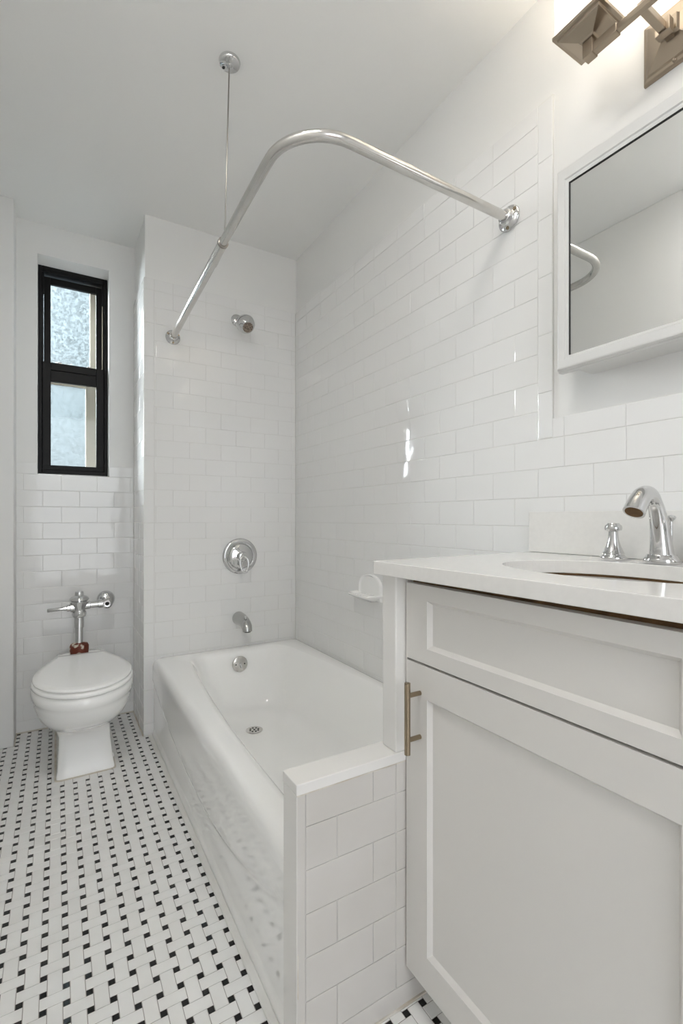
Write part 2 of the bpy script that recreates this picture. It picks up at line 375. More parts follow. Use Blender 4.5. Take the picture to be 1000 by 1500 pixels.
def wrp(x, y):
    t = max(0, min(1, (y-1.25)/1.0)); c = .775
    return c+(x-c)*(1-.22*t**1.7)
bm = BM()
rings = [rr(TX0+o_, TX1-i_, TY0+e_, TY1-f_, r_, TZ-h_) for o_, i_, e_, f_, r_, h_ in ((.004, 0, 0, 0, .002, .050), (.004, 0, 0, 0, .002, .036), (.006, 0, 0, 0, .004, .024), (.011, 0, 0, 0, .008, .0125), (.019, .001, .002, .001, .018, .0045), (.029, .004, .008, .006, .022, .001), (.042, .010, .02, .015, .03, 0))]
lips = [(.446, 1.085, .915, 2.304, .10, TZ-.0005), (.456, 1.081, .925, 2.298, .10, TZ-.003), (.466, 1.076, .937, 2.291, .10, TZ-.009), (.475, 1.071, .947, 2.286, .10, TZ-.019), (.484, 1.064, .960, 2.281, .10, TZ-.035),
        (.502, 1.053, 1.0, 2.273, .10, TZ-.08), (.530, 1.038, 1.06, 2.264, .10, TZ-.16), (.560, 1.020, 1.13, 2.252, .10, TZ-.225), (.580, 1.005, 1.17, 2.238, .10, TZ-.262),
        (.605, .985, 1.20, 2.215, .10, TZ-.286), (.640, .950, 1.24, 2.18, .09, TZ-.298), (.70, .89, 1.35, 2.10, .05, TZ-.304), (.75, .84, 1.5, 2.05, .03, TZ-.306)]
rings += [rr(a, b, c, d, r, z, warp=wrp) for a, b, c, d, r, z in lips]
loft(bm, rings, cap0=False)
# apron with its embossed arch line
ys = [TY0+(TY1-TY0)*k/60 for k in range(61)]
def ridge(y): return .130+(.165 if y > 1.48 else .34)*(y-1.48)**2
def apron_x(y, z):
    d = z-ridge(y); s = 1/(1+math.exp(-max(-30, min(30, d/.004))))
    x = TX0+.009-.005*s-.0022*math.exp(-(d/.007)**2)
    if z < .03: x = TX0+.009-.008*max(0, 1-z/.03)**2
    return max(x, TX0)
zs = sorted(set([0, .004, .01, .02, .03]+[.03+i*.0045 for i in range(1, 66) if .03+i*.0045 < TZ-.054]+[TZ-.050]))
G = [[bm.verts.new((apron_x(y, z) if z < TZ-.0505 else TX0+.004, y, z)) for z in zs] for y in ys]
for a, b in zip(G, G[1:]):
    for k in range(len(zs)-1): bm.faces.new((a[k], b[k], b[k+1], a[k+1]))
tub = tag(obj('bathtub', bm, M['enamel'], smooth=True, angle=60), 'white enamelled built-in bathtub under the shower, behind the low tiled wall', 'bathtub')
obj('caulk_bead', boxes([(.362, .381, TY0, YB-.002, 0, .007)]), M['caulk'], tub, bevel=.004)
# overflow plate
ov = BM(); ax = Vector((0, -1, .10)).normalized(); oc = Vector((.777, 2.2735, .290))
lathe(ov, [(.037, 0), (.039, .003), (.038, .006), (.034, .0085), (0, .0095)], oc, ax, 36)
ovo = obj('overflow_plate', ov, M['chrome_old'], tub, smooth=True)
b2 = BM(); lathe(b2, [(.007, .008), (.006, .012), (0, .013)], oc, ax, 16); tube(b2, [oc+ax*.012, oc+ax*.018+Vector((.004, 0, -.02))], .0022, 8)
obj('trip_lever', b2, M['chrome'], ovo, smooth=True)
for s in (-1, 1):
    b2 = BM(); lathe(b2, [(.004, .008), (.003, .0105), (0, .0108)], oc+Vector((s*.022, 0, 0)), ax, 12); obj('screw', b2, M['dark'], ovo, smooth=True)
dr = BM(); dc = Vector((.765, 2.04, TZ-.3045)); lathe(dr, [(.037, 0), (.038, .002), (.034, .004), (.029, .0035), (0, .0035)], dc, (0, 0, 1), 36)
dro = obj('drain', dr, M['chrome_old'], tub, smooth=True)
b2 = BM()
for k in range(8):
    a = k*math.pi/4; lathe(b2, [(.0045, .0030), (.0045, .0042), (0, .0042)], dc+Vector((.019*math.cos(a), .019*math.sin(a), 0)), (0, 0, 1), 8)
lathe(b2, [(.005, .0030), (.005, .0042), (0, .0042)], dc, (0, 0, 1), 8)
obj('drain_hole', b2, M['dark'], dro)

# ------------------------------------------------------------------ low tiled wall at the tub's near end
KX0, KY0, KY1, KZ = .372, .777, .836, .508
bm = BM(); box(bm, KX0+.002, XR, KY0+.002, KY1-.001, 0, KZ, 0)
O, U, N = Vector((0, KY0, 0)), Vector((1, 0, 0)), Vector((0, -1, 0))
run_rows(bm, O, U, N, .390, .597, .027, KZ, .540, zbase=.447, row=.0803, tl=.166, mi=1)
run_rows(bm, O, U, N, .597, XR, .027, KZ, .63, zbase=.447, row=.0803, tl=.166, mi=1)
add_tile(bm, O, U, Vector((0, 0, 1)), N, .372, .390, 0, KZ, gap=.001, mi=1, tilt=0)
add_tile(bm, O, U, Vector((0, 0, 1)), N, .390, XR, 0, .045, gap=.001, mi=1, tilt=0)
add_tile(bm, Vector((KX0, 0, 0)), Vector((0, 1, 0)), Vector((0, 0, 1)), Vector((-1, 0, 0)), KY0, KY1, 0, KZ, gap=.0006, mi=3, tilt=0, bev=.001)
kw = tag(obj('wall_low', bm, [M['grout'], M['tile_shaded'], M['grout'], M['slab']]), kind='structure')
obj('cap_slab', boxes([(KX0-.001, XR, KY0-.001, KY1+.001, KZ+.001, KZ+.021)]), M['slab'], kw, bevel=.0015)
obj('caulk_bead', boxes([(.364, .373, KY0, TY0-.001, 0, .006), (.39, 1.0, KY0-.004, KY0+.001, 0, .005), (.3735, .3755, KY0-.0008, KY0+.001, .14, .22), (KX0, .70, KY0-.0002, KY0+.002, KZ-.0015, KZ+.0012)]), M['dcaulk'], kw, bevel=.001)

# upright panel between tub and vanity
pn = tag(obj('upright_panel', boxes([(.597, 1.104, .7785, .825, KZ+.021, .8925)]), M['slab'], bevel=.003), 'white upright slab standing on the low tiled wall beside the vanity', 'panel')

# ------------------------------------------------------------------ vanity
FX = .620; VY1 = .773; VY0 = .208-.004
van = empty('vanity_cabinet', (.85, .5, 0), 'off-white shaker vanity cabinet with one door under the countertop', 'cabinet')
obj('carcass', boxes([(FX+.022, 1.105, VY0-.02, VY0-.004, .085, .878), (FX+.022, 1.105, .760, .776, .085, .878), (1.095, 1.105, VY0-.004, .760, .085, .878), (FX+.022, 1.095, VY0-.004, .760, .085, .10), (FX+.022, FX+.04, VY0-.004, .760, .70, .878), (.70, .715, VY0-.02, .770, 0, .085)]), M['cabinet'], van, bevel=.001)
obj('top_rail', boxes([(FX+.020, FX+.034, VY0-.02, .776, .8785, .8925)]), M['rawwood'], van)
obj('face_filler', boxes([(FX+.004, FX+.03, .7745, .7782, .09, .892)]), M['cabinet'], van)
def shaker(y0, y1, z0, z1, ws, wt, wb):
    bm = BM()
    for b in ((FX, FX+.02, y0, y0+ws, z0, z1), (FX, FX+.02, y1-ws, y1, z0, z1), (FX, FX+.02, y0+ws, y1-ws, z0, z0+wb), (FX, FX+.02, y0+ws, y1-ws, z1-wt, z1)): box(bm, *b)
    # routed inner slope and recessed panel
    a0, a1, c0, c1 = y0+ws, y1-ws, z0+wb, z1-wt; i = .007; xf, xp = FX+.0008, FX+.009
    o_ = [bm.verts.new((xf, y, z)) for y, z in ((a0, c0), (a1, c0), (a1, c1), (a0, c1))]
    n_ = [bm.verts.new((xp, y, z)) for y, z in ((a0+i, c0+i), (a1-i, c0+i), (a1-i, c1-i), (a0+i, c1-i))]
    for k in range(4): bm.faces.new((o_[k], o_[(k+1) % 4], n_[(k+1) % 4], n_[k]))
    bm.faces.new(n_)
    return bm
obj('drawer_front', shaker(VY0, VY1, .7255, .8795, .064, .030, .030), M['cabinet'], van)
door = obj('cabinet_door', shaker(VY0, VY1, .086, .7205, .064, .064, .066), M['cabinet'], van)
hb = BM(); hy = .7295; hx = .588
tube(hb, [(hx, hy, .549), (hx, hy, .5495), (hx, hy, .6895), (hx, hy, .690)], [.005, .006, .006, .005], 20)
for z in (.577, .664): tube(hb, [(hx, hy, z), (FX+.001, hy, z)], .0047, 16)
obj('bar_handle', hb, M['handle'], door, smooth=True)

# countertop with an oval sink cut-out
CZ0, CZ1 = .8935, .921
SC_X, SC_Y, SA, SB = .845, .475, .150, .205
bm = BM()
outl = [(.6055, .165), (.601, .259), (.5765, .828), (.5795, .8345), (.586, .8370), (XR-.001, .845), (XR-.001, .165)]
def ell(n=64, k=1.0, x=SC_X, y=SC_Y): return [(x+SA*k*math.cos(2*math.pi*i/n), y+SB*k*math.sin(2*math.pi*i/n)) for i in range(n)]
def fill(z):
    vo = [bm.verts.new((x, y, z)) for x, y in outl]; vi = [bm.verts.new((x, y, z)) for x, y in ell()]
    es = [bm.edges.new((vo[k], vo[(k+1) % len(vo)])) for k in range(len(vo))]+[bm.edges.new((vi[k], vi[(k+1) % 64])) for k in range(64)]
    bmesh.ops.triangle_fill(bm, edges=es, use_beauty=True); return vo, vi
t_o, t_i = fill(CZ1); b_o, b_i = fill(CZ0)
for A, B in ((t_o, b_o), (t_i, b_i)):
    for k in range(len(A)): bm.faces.new((A[k], A[(k+1) % len(A)], B[(k+1) % len(A)], B[k]))
ct = tag(obj('countertop', bm, M['quartz'], bevel=.0015), 'white stone countertop with an oval sink cut-out on the vanity', 'countertop')
tag(obj('backsplash', boxes([(XR-.016, XR-.001, .165, .846, CZ1+.0005, 1.029)]), M['quartz'], bevel=.0015), 'low white stone backsplash behind the faucet along the tiled wall', 'backsplash')
# sink
bm = BM()
prof = [(1.13, .8925), (1.13, .886), (1.02, .884), (1.0, .878), (.97, .862), (.90, .83), (.78, .795), (.60, .772), (.35, .762), (.12, .760)]
RI = [[Vector((x, y, z)) for x, y in ell(64, k)] for k, z in ((1.04, .8880), (1.10, .8885), (1.10, .880), (1.03, .870), (1.0, .862), (.96, .845), (.90, .825), (.80, .800), (.62, .778), (.35, .768), (.12, .765))]
loft(bm, RI, cap0=False)
snk = tag(obj('sink', bm, M['sinkpor'], smooth=True, angle=50), 'white oval undermount sink set into the countertop', 'sink')
bm = BM(); loft(bm, [[Vector((x, y, z)) for x, y in ell(64, k)] for k, z in ((1.035, .8934), (1.035, .8880))], False, False)
obj('sealant_ring', bm, M['rawwood'], snk)
bm = BM(); lathe(bm, [(.021, 0), (.021, .003), (.012, .001), (0, .001)], (SC_X, SC_Y, .7652), (0, 0, 1), 24); obj('drain', bm, M['chrome'], snk, smooth=True)

# faucet
fa = empty('faucet', (1.043, .487, CZ1), 'chrome two-handle basin faucet with arched spout at the back of the countertop', 'faucet')
bm = BM(); fx, fy = 1.043, .487
lathe(bm, [(.031, 0), (.032, .003), (.032, .008), (.029, .012), (.0275, .014), (.026, .018)], (fx, fy, CZ1+.0005), (0, 0, 1), 36)
sp = bez((fx, fy, .932), (fx-.004, fy, .985), (fx-.018, fy, 1.085), (fx-.078, fy, 1.052), 22)
sp += [Vector((fx-.086, fy, 1.045)), Vector((fx-.097, fy, 1.033)), Vector((fx-.104, fy, 1.023))]
rs = []
for i in range(len(sp)):
    t = i/(len(sp)-1)
    if t < .55: r = .0250-.0105*(t/.55)**.8
    elif t < .8: r = .0145+(t-.55)/.25*.003
    else: r = .0175+(t-.8)/.2*.0035
    rs.append((r*.90, r))
tube(bm, sp, rs, 28)
spt = obj('spout', bm, M['chrome'], fa, smooth=True, angle=50)
bm = BM(); d = (sp[-1]-sp[-2]).normalized(); lathe(bm, [(.0155, 0), (.0155, .0006), (0, .0006)], sp[-1], d, 24); obj('aerator', bm, M['rawwood'], spt)
for y in (.585, .389):
    bm = BM(); lathe(bm, [(.025, 0), (.026, .002), (.026, .006), (.0225, .009), (.0215, .012), (.0225, .0135), (.0195, .019), (.0145, .030), (.0108, .043), (.0098, .055), (.0095, .061), (.0115, .0625), (.0165, .0645), (.0175, .069), (.0165, .074), (.0125, .0775), (.0115, .0795), (0, .0805)], (1.045, y, CZ1+.0005), (0, 0, 1), 32)
    obj('faucet_handle', bm, M['chrome'], fa, smooth=True, angle=50)
bm = BM(); lathe(bm, [(.003, -.06), (.003, .02), (.0045, .022), (.0075, .025), (.009, .028), (.008, .031), (.005, .033), (0, .034)], (1.076, fy-.002, .985), (0, 0, 1), 20)
obj('lift_rod', bm, M['chrome'], fa, smooth=True)

# ------------------------------------------------------------------ medicine cabinet with mirror
mx0, mx1 = 1.035, 1.066; my1, mz0, mz1 = .720, 1.364, 1.851; my0 = .18
mc = empty('medicine_cabinet', (1.09, .45, 1.36), 'white framed mirrored medicine cabinet on the wall above the faucet', 'cabinet')
obj('cabinet_body', boxes([(mx1, XR+TH+.001, my0+.04, .679, mz0+.0, mz1-.02)]), M['mirrorframe'], mc, bevel=.001)
gl, gb, gt = .036, .034, .046
bm = rectframe(my0, my1, 0, 1, 0.04, .04, .04, .04, 0, 1); bm.free(); bm = BM()
def ringyz(i, x, extra=0):
    return [Vector((x, my0+i+0, mz0+i)), Vector((x, my1-i, mz0+i)), Vector((x, my1-i, mz1-i-extra)), Vector((x, my0+i, mz1-i-extra))]
loft(bm, [ringyz(0, mx1), ringyz(0, mx0+.014), ringyz(.003, mx0+.012), ringyz(.003, mx0+.006), ringyz(.006, mx0+.001), ringyz(.009, mx0), ringyz(.025, mx0, .008), ringyz(.0265, mx0+.003, .009), ringyz(.0275, mx0+.0025, .010), ringyz(.0335, mx0+.0035, .010), ringyz(.0345, mx0+.009, .010)], True, False)
obj('mirror_frame', bm, M['mirrorframe'], mc)
obj('mirror_glass', boxes([(mx0+.006, mx0+.0075, my0+.03, my1-.0355, mz0+.033, mz1-.045)]), M['mirror'], mc)
bm = rectframe(my0, my1, 0, 1, .1, .1, .1, .1, 0, 1); bm.free()
gy0, gy1, gz0, gz1 = my0+.0345, my1-.0345, mz0+.0345, mz1-.0445
obj('glass_bead', boxes([(mx0+.0035, mx0+.008, gy1-.0012, gy1+.0005, gz0, gz1), (mx0+.0035, mx0+.008, gy0, gy1, gz1-.0012, gz1+.0005)]), M['dark'], mc)

# ------------------------------------------------------------------ vanity light
vl = empty('vanity_light', (1.118, .497, 2.03), 'brushed nickel wall light with square opal glass shades above the mirror', 'wall light')
WXP = XR+TH
def sq(cx, cy, h, z, ax='z'):
    return [Vector((cx-h, cy-h, z)), Vector((cx+h, cy-h, z)), Vector((cx+h, cy+h, z)), Vector((cx-h, cy+h, z))]
def sqx(cy, cz, h, x): return [Vector((x, cy-h, cz-h)), Vector((x, cy+h, cz-h)), Vector((x, cy+h, cz+h)), Vector((x, cy-h, cz+h))]
PC = (.495, 2.032)
bm = BM(); loft(bm, [sqx(*PC, .064, WXP), sqx(*PC, .064, WXP-.006), sqx(*PC, .061, WXP-.010), sqx(*PC, .055, WXP-.012), sqx(*PC, .052, WXP-.016), sqx(*PC, .018, WXP-.032), sqx(*PC, .016, WXP-.040)])
bp = obj('backplate', bm, M['nickel'], vl, bevel=.001)
bm = BM(); lathe(bm, [(.004, 0), (.004, .004), (.0025, .006), (0, .0065)], (WXP-.010, .495, 1.975), (-1, 0, 0), 12); obj('screw', bm, M['nickel'], bp, smooth=True)
BX, BZ = .983, 2.012; SY = (.600, .390)
obj('arm', boxes([(BX-.004, WXP-.030, PC[0]-.007, PC[0]+.007, BZ-.004, BZ+.012), (BX+.078, BX+.096, PC[0]-.014, PC[0]+.014, BZ-.008, BZ+.020)]), M['nickel'], vl, bevel=.0015)
obj('crossbar', boxes([(BX-.0065, BX+.0065, SY[1], SY[0], BZ-.0065, BZ+.0065), (BX-.009, BX+.009, SY[0]-.060, SY[0]+.010, BZ-.009, BZ+.009), (BX-.009, BX+.009, SY[1]-.010, SY[1]+.060, BZ-.009, BZ+.009), (BX-.011, BX+.011, SY[1]-.011, SY[1]+.011, BZ-.011, BZ+.032), (BX-.011, BX+.011, SY[0]-.011, SY[0]+.011, BZ-.011, BZ+.032)]), M['nickel'], vl, bevel=.0015)
for sy in SY:
    bm = BM(); loft(bm, [sq(BX, sy, .014, BZ+.022), sq(BX, sy, .016, BZ+.026), sq(BX, sy, .042, BZ+.036), sq(BX, sy, .046, BZ+.037), sq(BX, sy, .047, BZ+.042), sq(BX, sy, .0535, BZ+.0425), sq(BX, sy, .0540, BZ+.050), sq(BX, sy, .0505, BZ+.050), sq(BX, sy, .0495, BZ+.045)])
    obj('shade_holder', bm, M['nickel'], vl, bevel=.0008)
    bm = BM(); z0, z1 = BZ+.046, BZ+.172; h = .0500
    for b in ((BX-h, BX+h, sy-h, sy-h+.004, z0, z1), (BX-h, BX+h, sy+h-.004, sy+h, z0, z1), (BX-h, BX-h+.004, sy-h+.004, sy+h-.004, z0, z1), (BX+h-.004, BX+h, sy-h+.004, sy+h-.004, z0, z1)): box(bm, *b)
    sh = obj('glass_shade', bm, M['shade'], vl, bevel=.001)
    bm = BM(); lathe(bm, [(.013, 0), (.013, .03), (.022, .05), (.026, .065), (.022, .082), (.010, .09), (0, .091)], (BX, sy, BZ+.050), (0, 0, 1), 20)
    obj('bulb', bm, M['bulb'], sh, smooth=True)

# ------------------------------------------------------------------ added overhead fill lamp (unseen, above and behind the view)
cl = empty('fill_lamp', (.03, .52, ZC), 'added unseen fill lamp, round and flush, overhead between the vanity and the left wall', 'fill light')
bm = BM(); lathe(bm, [(.175, 0), (.175, .030), (.165, .034), (.160, .030), (.160, 0)], (.03, .52, ZC-.0005), (0, 0, -1), 48); obj('fill_lamp_ring', bm, M['steel'], cl, smooth=True, angle=40)
bm = BM(); lathe(bm, [(.158, .020), (.154, .040), (.130, .052), (.08, .060), (0, .063)], (.03, .52, ZC-.0005), (0, 0, -1), 48); obj('fill_diffuser', bm, M['fill_diffuser'], cl, smooth=True)

# ------------------------------------------------------------------ shower rod
rod = empty('shower_curtain_rod', (.46, 1.45, 1.872), 'bent steel shower curtain rod hung from the ceiling over the bathtub', 'curtain rod')
RZ = 1.872; R = .14; cxr, cyr = .437+R, .921+R
pts = [(.455, 1.60, RZ), (.445, 1.46, RZ), (.437, cyr+.04, RZ)]
for k in range(0, 15):
    a = math.pi+math.pi/2*k/14; pts.append((cxr+R*math.cos(a), cyr+R*math.sin(a), RZ))
pts += [(.66, .921, RZ), (.85, .921, RZ), (XR-.006, .921, RZ)]
bm = BM(); tube(bm, pts, .0128, 24); obj('inner_tube', bm, M['chrome_old'], rod, smooth=True)
bm = BM(); tube(bm, [(.4455, 1.462, RZ), (.4595, 1.90, RZ), (.474, YB-.006, RZ)], .0148, 24); obj('outer_tube', bm, M['chrome_old'], rod, smooth=True)
def flange(c, ax, s=1.0):
    bm = BM(); lathe(bm, [(.034*s, 0), (.036*s, .003), (.035*s, .007), (.030*s, .010), (.0235*s, .012), (.0215*s, .016), (.021*s, .024), (.019*s, .027), (.0165*s, .028)], c, ax, 36)
    f = obj('wall_flange', bm, M['chrome'], rod, smooth=True, angle=50)
    u, v, d = frame_of(ax)
    for k in range(3):
        a = math.radians(90+120*k); b = BM(); lathe(b, [(.0045, .008), (.0045, .0125), (0, .013)], Vector(c)+(u*math.cos(a)+v*math.sin(a))*.0285*s, ax, 12)
        obj('screw', b, M['handle'], f, smooth=True)
flange((XR-.0005, .921, RZ), (-1, 0, 0)); flange((.474, YB-.0005, RZ), (0, -1, 0), .95)
bm = BM(); HP = Vector((.4455, 1.462, RZ)); tube(bm, [HP+Vector((0, -.003, 0)), HP+Vector((0, .005, 0))], .0168, 24)
col = obj('collar', bm, M['steel'], rod, smooth=True)
bm = BM(); tube(bm, [(.4455, 1.459, RZ+.015), (.4465, 1.458, RZ+.022), (.4485, 1.452, RZ+.032), (.4575, 1.436, ZC-.012)], .0021, 10); obj('hanger_rod', bm, M['steel'], rod, smooth=True)
bm = BM(); lathe(bm, [(.032, 0), (.033, .003), (.031, .010), (.028, .013), (.012, .014), (.008, .016), (.007, .026), (0, .027)], (.458, 1.435, ZC-.0005), (0, 0, -1), 36)
cf = obj('ceiling_flange', bm, M['chrome'], rod, smooth=True, angle=50)
bm = BM(); lathe(bm, [(.0045, .013), (.004, .0155), (0, .016)], (.444, 1.452, ZC), (0, 0, -1), 12); obj('screw', bm, M['dark'], cf)

# ------------------------------------------------------------------ shower head
sh = empty('wall_shower', (.79, YB, 2.02), 'chrome shower head on a short arm high on the end wall', 'shower head')
bm = BM(); lathe(bm, [(.031, 0), (.032, .003), (.028, .009), (.018, .014), (.011, .016)], (.790, YB-.0005, 2.02), (0, -1, 0), 32); obj('wall_flange', bm, M['chrome'], sh, smooth=True)
bm = BM(); tube(bm, bez((.790, YB-.002, 2.02), (.790, YB-.05, 2.02), (.792, YB-.06, 2.012), (.795, YB-.082, 1.992), 10), .0095, 16); obj('shower_arm', bm, M['chrome'], sh, smooth=True)
ax = Vector((.05, -.66, -.62)).normalized(); hc = Vector((.794, YB-.076, 1.998))
bm = BM(); lathe(bm, [(.010, 0), (.013, .003), (.015, .010), (.013, .017), (.020, .020), (.036, .025), (.0435, .032), (.0455, .039), (.045, .045), (.041, .046), (.041, .050), (.044, .052), (.0425, .062), (.037, .072), (.028, .079), (.0265, .081), (.0265, .084)], hc, ax, 40)
hd = obj('spray_head', bm, M['chrome'], sh, smooth=True, angle=50)
bm = BM(); lathe(bm, [(.025, .0835), (.025, .086), (.017, .087), (.016, .0845), (.008, .0845), (.007, .0875), (0, .088)], hc, ax, 28); obj('spray_face', bm, M['bronzeface'], hd, smooth=True, angle=40)

# ------------------------------------------------------------------ shower valve
sv = empty('shower_valve', (.804, YB, .816), 'round chrome shower valve with a loop lever in the middle of the end wall', 'shower valve')
VC = Vector((.804, YB-.0005, .818)); ax = (0, -1, 0)
bm = BM(); lathe(bm, [(.088, 0), (.091, .004), (.089, .009), (.083, .013), (.076, .0135), (.071, .012), (.066, .011), (.0625, .014), (.0615, .019), (.058, .022), (.045, .026), (.030, .029), (.028, .030)], VC, ax, 56); obj('escutcheon', bm, M['chrome'], sv, smooth=True, angle=40)
bm = BM(); lathe(bm, [(.027, .028), (.027, .034), (.024, .036), (.0245, .052), (.022, .058), (.012, .062), (0, .063)], VC, ax, 32); stem = obj('valve_stem', bm, M['chrome'], sv, smooth=True, angle=40)
bm = BM(); a = VC+Vector((0, -.060, -.004)); lp = []
for k in range(29):
    t = 2*math.pi*k/28; w = .021+.004*math.cos(t)
    lp.append(a+Vector((w*math.sin(t), -.012+.012*math.cos(t)*.6, -.034+.040*math.cos(t))))
tube(bm, lp, [(.0052, .0062)]*29, 12, cap=False); bmesh.ops.remove_doubles(bm, verts=bm.verts, dist=.0004)
tube(bm, [VC+Vector((0, -.055, 0)), VC+Vector((0, -.066, 0))], [.017, .015], 20)
obj('lever_handle', bm, M['chrome'], sv, smooth=True, angle=50)

# tub spout
bm = BM(); S = Vector((.797, YB-.0005, .502))
tube(bm, [S, S+Vector((0, -.004, 0)), S+Vector((0, -.012, 0)), S+Vector((0, -.05, .000)), S+Vector((0, -.085, -.004)), S+Vector((0, -.108, -.011)), S+Vector((0, -.124, -.021)), S+Vector((0, -.132, -.034)), S+Vector((0, -.134, -.044))],
     [.0325, .0335, .033, .0305, .028, (.0265, .0265), (.0255, .0245), (.0235, .0215), (.0225, .020)], 28)
ts = tag(obj('tub_spout', bm, M['chrome_dull'], smooth=True, angle=60), 'worn chrome bathtub spout below the round shower valve', 'spout')
bm = BM(); lathe(bm, [(.0045, 0), (.0045, .010), (.0075, .012), (.0075, .016), (0, .018)], S+Vector((0, -.108, .012)), (0, -.1, 1), 16); obj('diverter_knob', bm, M['chrome'], ts, smooth=True)
bm = BM(); lathe(bm, [(.016, -.006), (.016, .0012), (0, .0012)], S+Vector((0, -.134, -.044)), (0, 0, -1), 20); obj('spout_mouth', bm, M['dark'], ts)

# ------------------------------------------------------------------ soap dish
SDY, SDZ = 1.625, .72
bm = BM(); n = 20; hw = .082
outer = [Vector((0, hw*math.cos(math.pi*k/n), .012+.050*math.sin(math.pi*k/n))) for k in range(n+1)]+[Vector((0, -hw, -.045)), Vector((0, hw, -.045))]
o = Vector((XR-.0005, SDY, SDZ))
def offs(f, x): return [o+Vector((-x, p.y*f, p.z*f)) for p in outer]
loft(bm, [offs(1.0, 0), offs(1.0, .007), offs(.97, .011), offs(.90, .012), offs(.86, .009), offs(.82, .005)])
sd = tag(obj('soap_dish', bm, M['porcelain'], smooth=True, angle=40), 'white ceramic wall soap dish with a projecting tray beside the upright panel', 'soap dish')
bm = BM(); rg = []
def tr(w, dpt, z):
    pts = []
    for k in range(n+1):
        a = math.pi*k/n; c, s_ = math.cos(a), math.sin(a)
        pts.append(o+Vector((-dpt*abs(s_)**.45, w*(abs(c)**.55)*(1 if c > 0 else -1), z)))
    return pts
rg = [tr(.055, .035, -.048), tr(.075, .062, -.034), tr(.083, .078, -.026), tr(.085, .082, -.021), tr(.083, .080, -.017), tr(.077, .070, -.019), tr(.066, .058, -.026), tr(.05, .040, -.028)]
loft(bm, rg); 
for k in range(5):
    y = -.04+.02*k; box(bm, o.x-.052, o.x-.010, SDY+y-.003, SDY+y+.003, SDZ-.030, SDZ-.022)
obj('tray', bm, M['porcelain'], sd, smooth=True, angle=40)

# ------------------------------------------------------------------ toilet
tcx = .093
def bring(yf, yb, hw, z, rw, e=2.0, cx=tcx, ym=2.17, yt=2.43):
    """one outline of the bowl: rounded front, sides narrowing to rw towards the wall."""
    L = []
    for k in range(29):
        a = math.pi+math.pi*k/28; c, s_ = math.cos(a), math.sin(a)
        L.append(Vector((cx+hw*(abs(c)**(2/e))*(1 if c > 0 else -1), ym-(ym-yf)*(abs(s_)**(2/e)), z)))
    def w(y):
        t = max(0, min(1, (y-ym)/(yt-ym))); return hw+(rw-hw)*(t*t*(3-2*t))
    side = []
    for k in range(1, 13):
        y = ym+(yb-.02-ym)*k/12; side.append((w(y), y))
    side += [(rw-.006, yb-.006), (rw-.022, yb)]
    L += [Vector((cx+a, y, z)) for a, y in side]+[Vector((cx-a, y, z)) for a, y in reversed(side)]
    return L
toi = empty('toilet', (tcx, 2.4, 0), 'white floor-mounted porcelain toilet with closed lid in the window alcove', 'toilet')
bm = BM()
loft(bm, [bring(2.120, 2.63, .103, 0, .103, 9, .100), bring(2.120, 2.63, .103, .012, .103, 9, .100), bring(2.125, 2.628, .099, .03, .100, 8, .100), bring(2.136, 2.62, .092, .12, .094, 6, .097), bring(2.130, 2.62, .091, .16, .092, 5, .096),
          bring(2.105, 2.62, .096, .185, .092, 3.2, tcx), bring(2.060, 2.63, .113, .205, .092, 2.6), bring(2.015, 2.635, .134, .225, .092, 2.3), bring(1.972, 2.64, .152, .250, .092, 2.15), bring(1.944, 2.64, .165, .280, .092, 2.1),
          bring(1.930, 2.64, .173, .310, .093), bring(1.925, 2.64, .176, .326, .094), bring(1.921, 2.64, .179, .330, .095), bring(1.920, 2.64, .180, .345, .095), bring(1.922, 2.64, .179, .360, .095), bring(1.932, 2.635, .172, .368, .090), bring(1.98, 2.60, .13, .369, .07)])
bowl = obj('bowl', bm, M['porcelain'], toi, smooth=True, angle=60)
obj('caulk_bead', (lambda b: (loft(b, [bring(2.115, 2.636, .108, 0, .108, 9, .100), bring(2.116, 2.634, .107, .003, .107, 9, .100), bring(2.126, 2.63, .1, .005, .1, 9, .100)]), b)[1])(BM()), M['dcaulk'], bowl, smooth=True)
bm = BM(); lathe(bm, [(.011, 0), (.011, .004), (.008, .009), (0, .011)], (.196, 2.19, .025), (1, -.1, .15), 16); obj('bolt_cap', bm, M['porcelain'], bowl, smooth=True)
def lidring(s, z, yf=1.918, hw=.177):
    """elongated front, straight cut corners at the rear."""
    pts = []; ym = 2.15; yb = 2.448; xr = .100; n = 36
    for k in range(n+1):
        a = math.pi+math.pi*k/n; pts.append(Vector((tcx+hw*math.cos(a), ym+(ym-yf)*math.sin(a), z)))
    pts += [*[Vector((tcx+hw*f, yy, z)) for f, yy in ((.99, 2.19), (.95, 2.235), (.885, 2.28), (.80, 2.325), (.70, 2.37), (.61, 2.412))], Vector((tcx+xr, yb, z)), Vector((tcx, yb+.002, z)), Vector((tcx-xr, yb, z)), *[Vector((tcx-hw*f, yy, z)) for f, yy in ((.61, 2.412), (.70, 2.37), (.80, 2.325), (.885, 2.28), (.95, 2.235), (.99, 2.19))]]
    c = Vector((tcx, 2.18, z))
    return [c+(p-c)*s for p in pts]
bm = BM(); loft(bm, [lidring(.985, .3705), lidring(1.0, .373), lidring(1.005, .381), lidring(.995, .3855), lidring(.975, .387)]); st = obj('seat', bm, M['seat'], toi, smooth=True, angle=60)
bm = BM(); loft(bm, [lidring(.955, .3905), lidring(.975, .3915), lidring(.983, .396), lidring(.978, .4005), lidring(.965, .4025), lidring(.85, .4040), lidring(.5, .4055), lidring(.15, .406)]); obj('lid', bm, M['seat'], toi, smooth=True, angle=60)
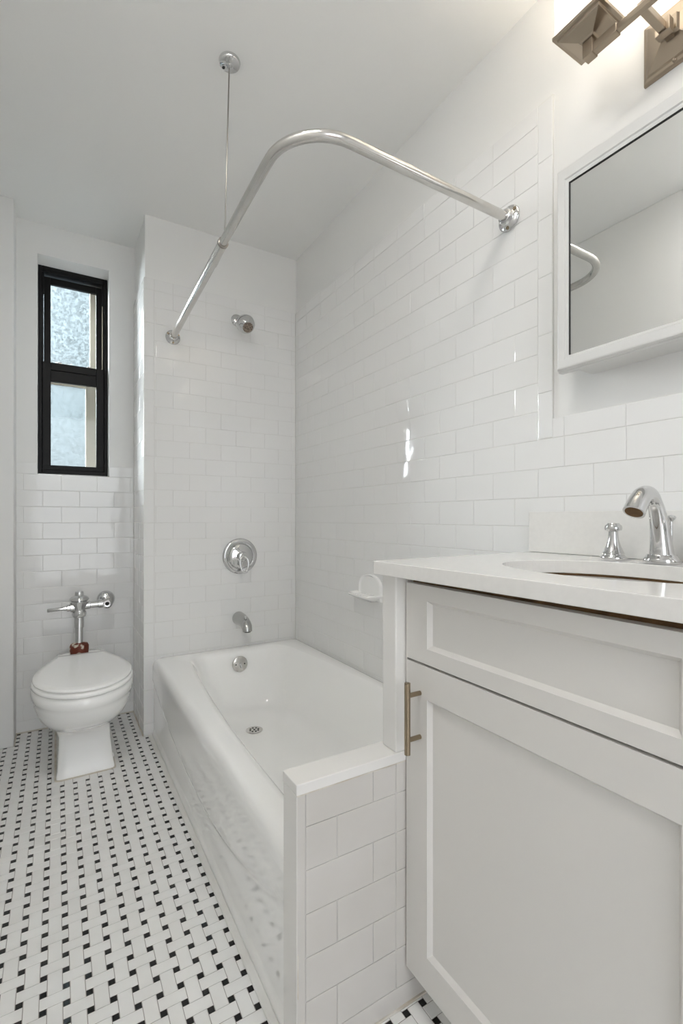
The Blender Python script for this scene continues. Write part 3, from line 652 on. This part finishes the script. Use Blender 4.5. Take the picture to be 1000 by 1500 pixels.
for s in (-1, 1):
    bm = BM(); lathe(bm, [(.010, 0), (.010, .004), (0, .004)], (tcx+s*.05, 1.965, .3868), (0, 0, 1), 12); obj('bumper', bm, M['rawwood'], st)
    bm = BM(); tube(bm, [(tcx+s*.072-.018, 2.462, .388), (tcx+s*.072+.018, 2.462, .388)], .009, 14); obj('hinge', bm, M['seat'], st, smooth=True)

# flush valve
fvx, fvy = .091, 2.55
fv = empty('flush_valve', (fvx, fvy, .37), 'chrome manual flush valve with side lever behind the toilet', 'flush valve')
bm = BM(); lathe(bm, [(.0165, .415), (.0165, .497), (.0205, .499), (.0205, .546), (.027, .549), (.0285, .553), (.0285, .572), (.026, .575), (.0255, .580), (.030, .592), (.036, .606), (.040, .614), (.041, .620), (.037, .624), (.041, .628), (.040, .636), (.031, .644), (.020, .648), (.0185, .650), (.0185, .662), (.016, .668), (0, .670)], (fvx, fvy, 0), (0, 0, 1), 36)
obj('valve_body', bm, M['chrome'], fv, smooth=True, angle=45)
obj('valve_body_nut', (lambda b: (lathe(b, [(.0305, .5565), (.0305, .568)], (fvx, fvy, 0), (0, 0, 1), 8), b)[1])(BM()), M['chrome'], fv, bevel=.001)
bm = BM(); lathe(bm, [(.038, .3700), (.040, .385), (.040, .412), (.035, .422), (.022, .427), (.0168, .428)], (fvx, fvy, 0), (0, 0, 1), 32); obj('spud_coupling', bm, M['rust'], fv, smooth=True)
bm = BM(); lathe(bm, [(.022, .02), (.022, .036), (.016, .038), (.016, .050), (.011, .052), (.011, .064), (.0080, .066), (.0086, .126), (.007, .128), (0, .1285)], (fvx, fvy-.004, .596), (-1, -.02, -.05), 20); obj('flush_lever', bm, M['chrome'], fv, smooth=True, angle=45)
bm = BM(); lathe(bm, [(.020, .02), (.020, .045), (.0165, .047), (.0165, .078), (.021, .080), (.021, .098), (.017, .100), (.017, .125)], (fvx, fvy, .600), (1, 0, .02), 24); obj('supply_tube', bm, M['chrome'], fv, smooth=True, angle=45)
bm = BM(); lathe(bm, [(.0, -.004), (.016, -.003), (.020, .004), (.022, .02), (.020, .036), (.024, .040), (.024, .048), (.017, .052), (.016, .056)], (.208, fvy+.035, .602), (0, -1, 0), 28); tube(bm, [(.208, fvy+.02, .602), (.214, YW-.01, .602)], .017, 20)
stv = obj('stop_valve', bm, M['chrome'], fv, smooth=True, angle=45)
bm = BM(); lathe(bm, [(.009, 0), (.009, .0015), (0, .0015)], (.208, fvy+.035-.0555, .602), (0, -1, 0), 14); obj('stop_screw', bm, M['dark'], stv)
bm = BM(); lathe(bm, [(.041, 0), (.042, .004), (.038, .014), (.030, .022), (.019, .026)], (.214, YW-.0005, .602), (0, -1, 0), 32); obj('wall_flange', bm, M['chrome'], fv, smooth=True, angle=45)
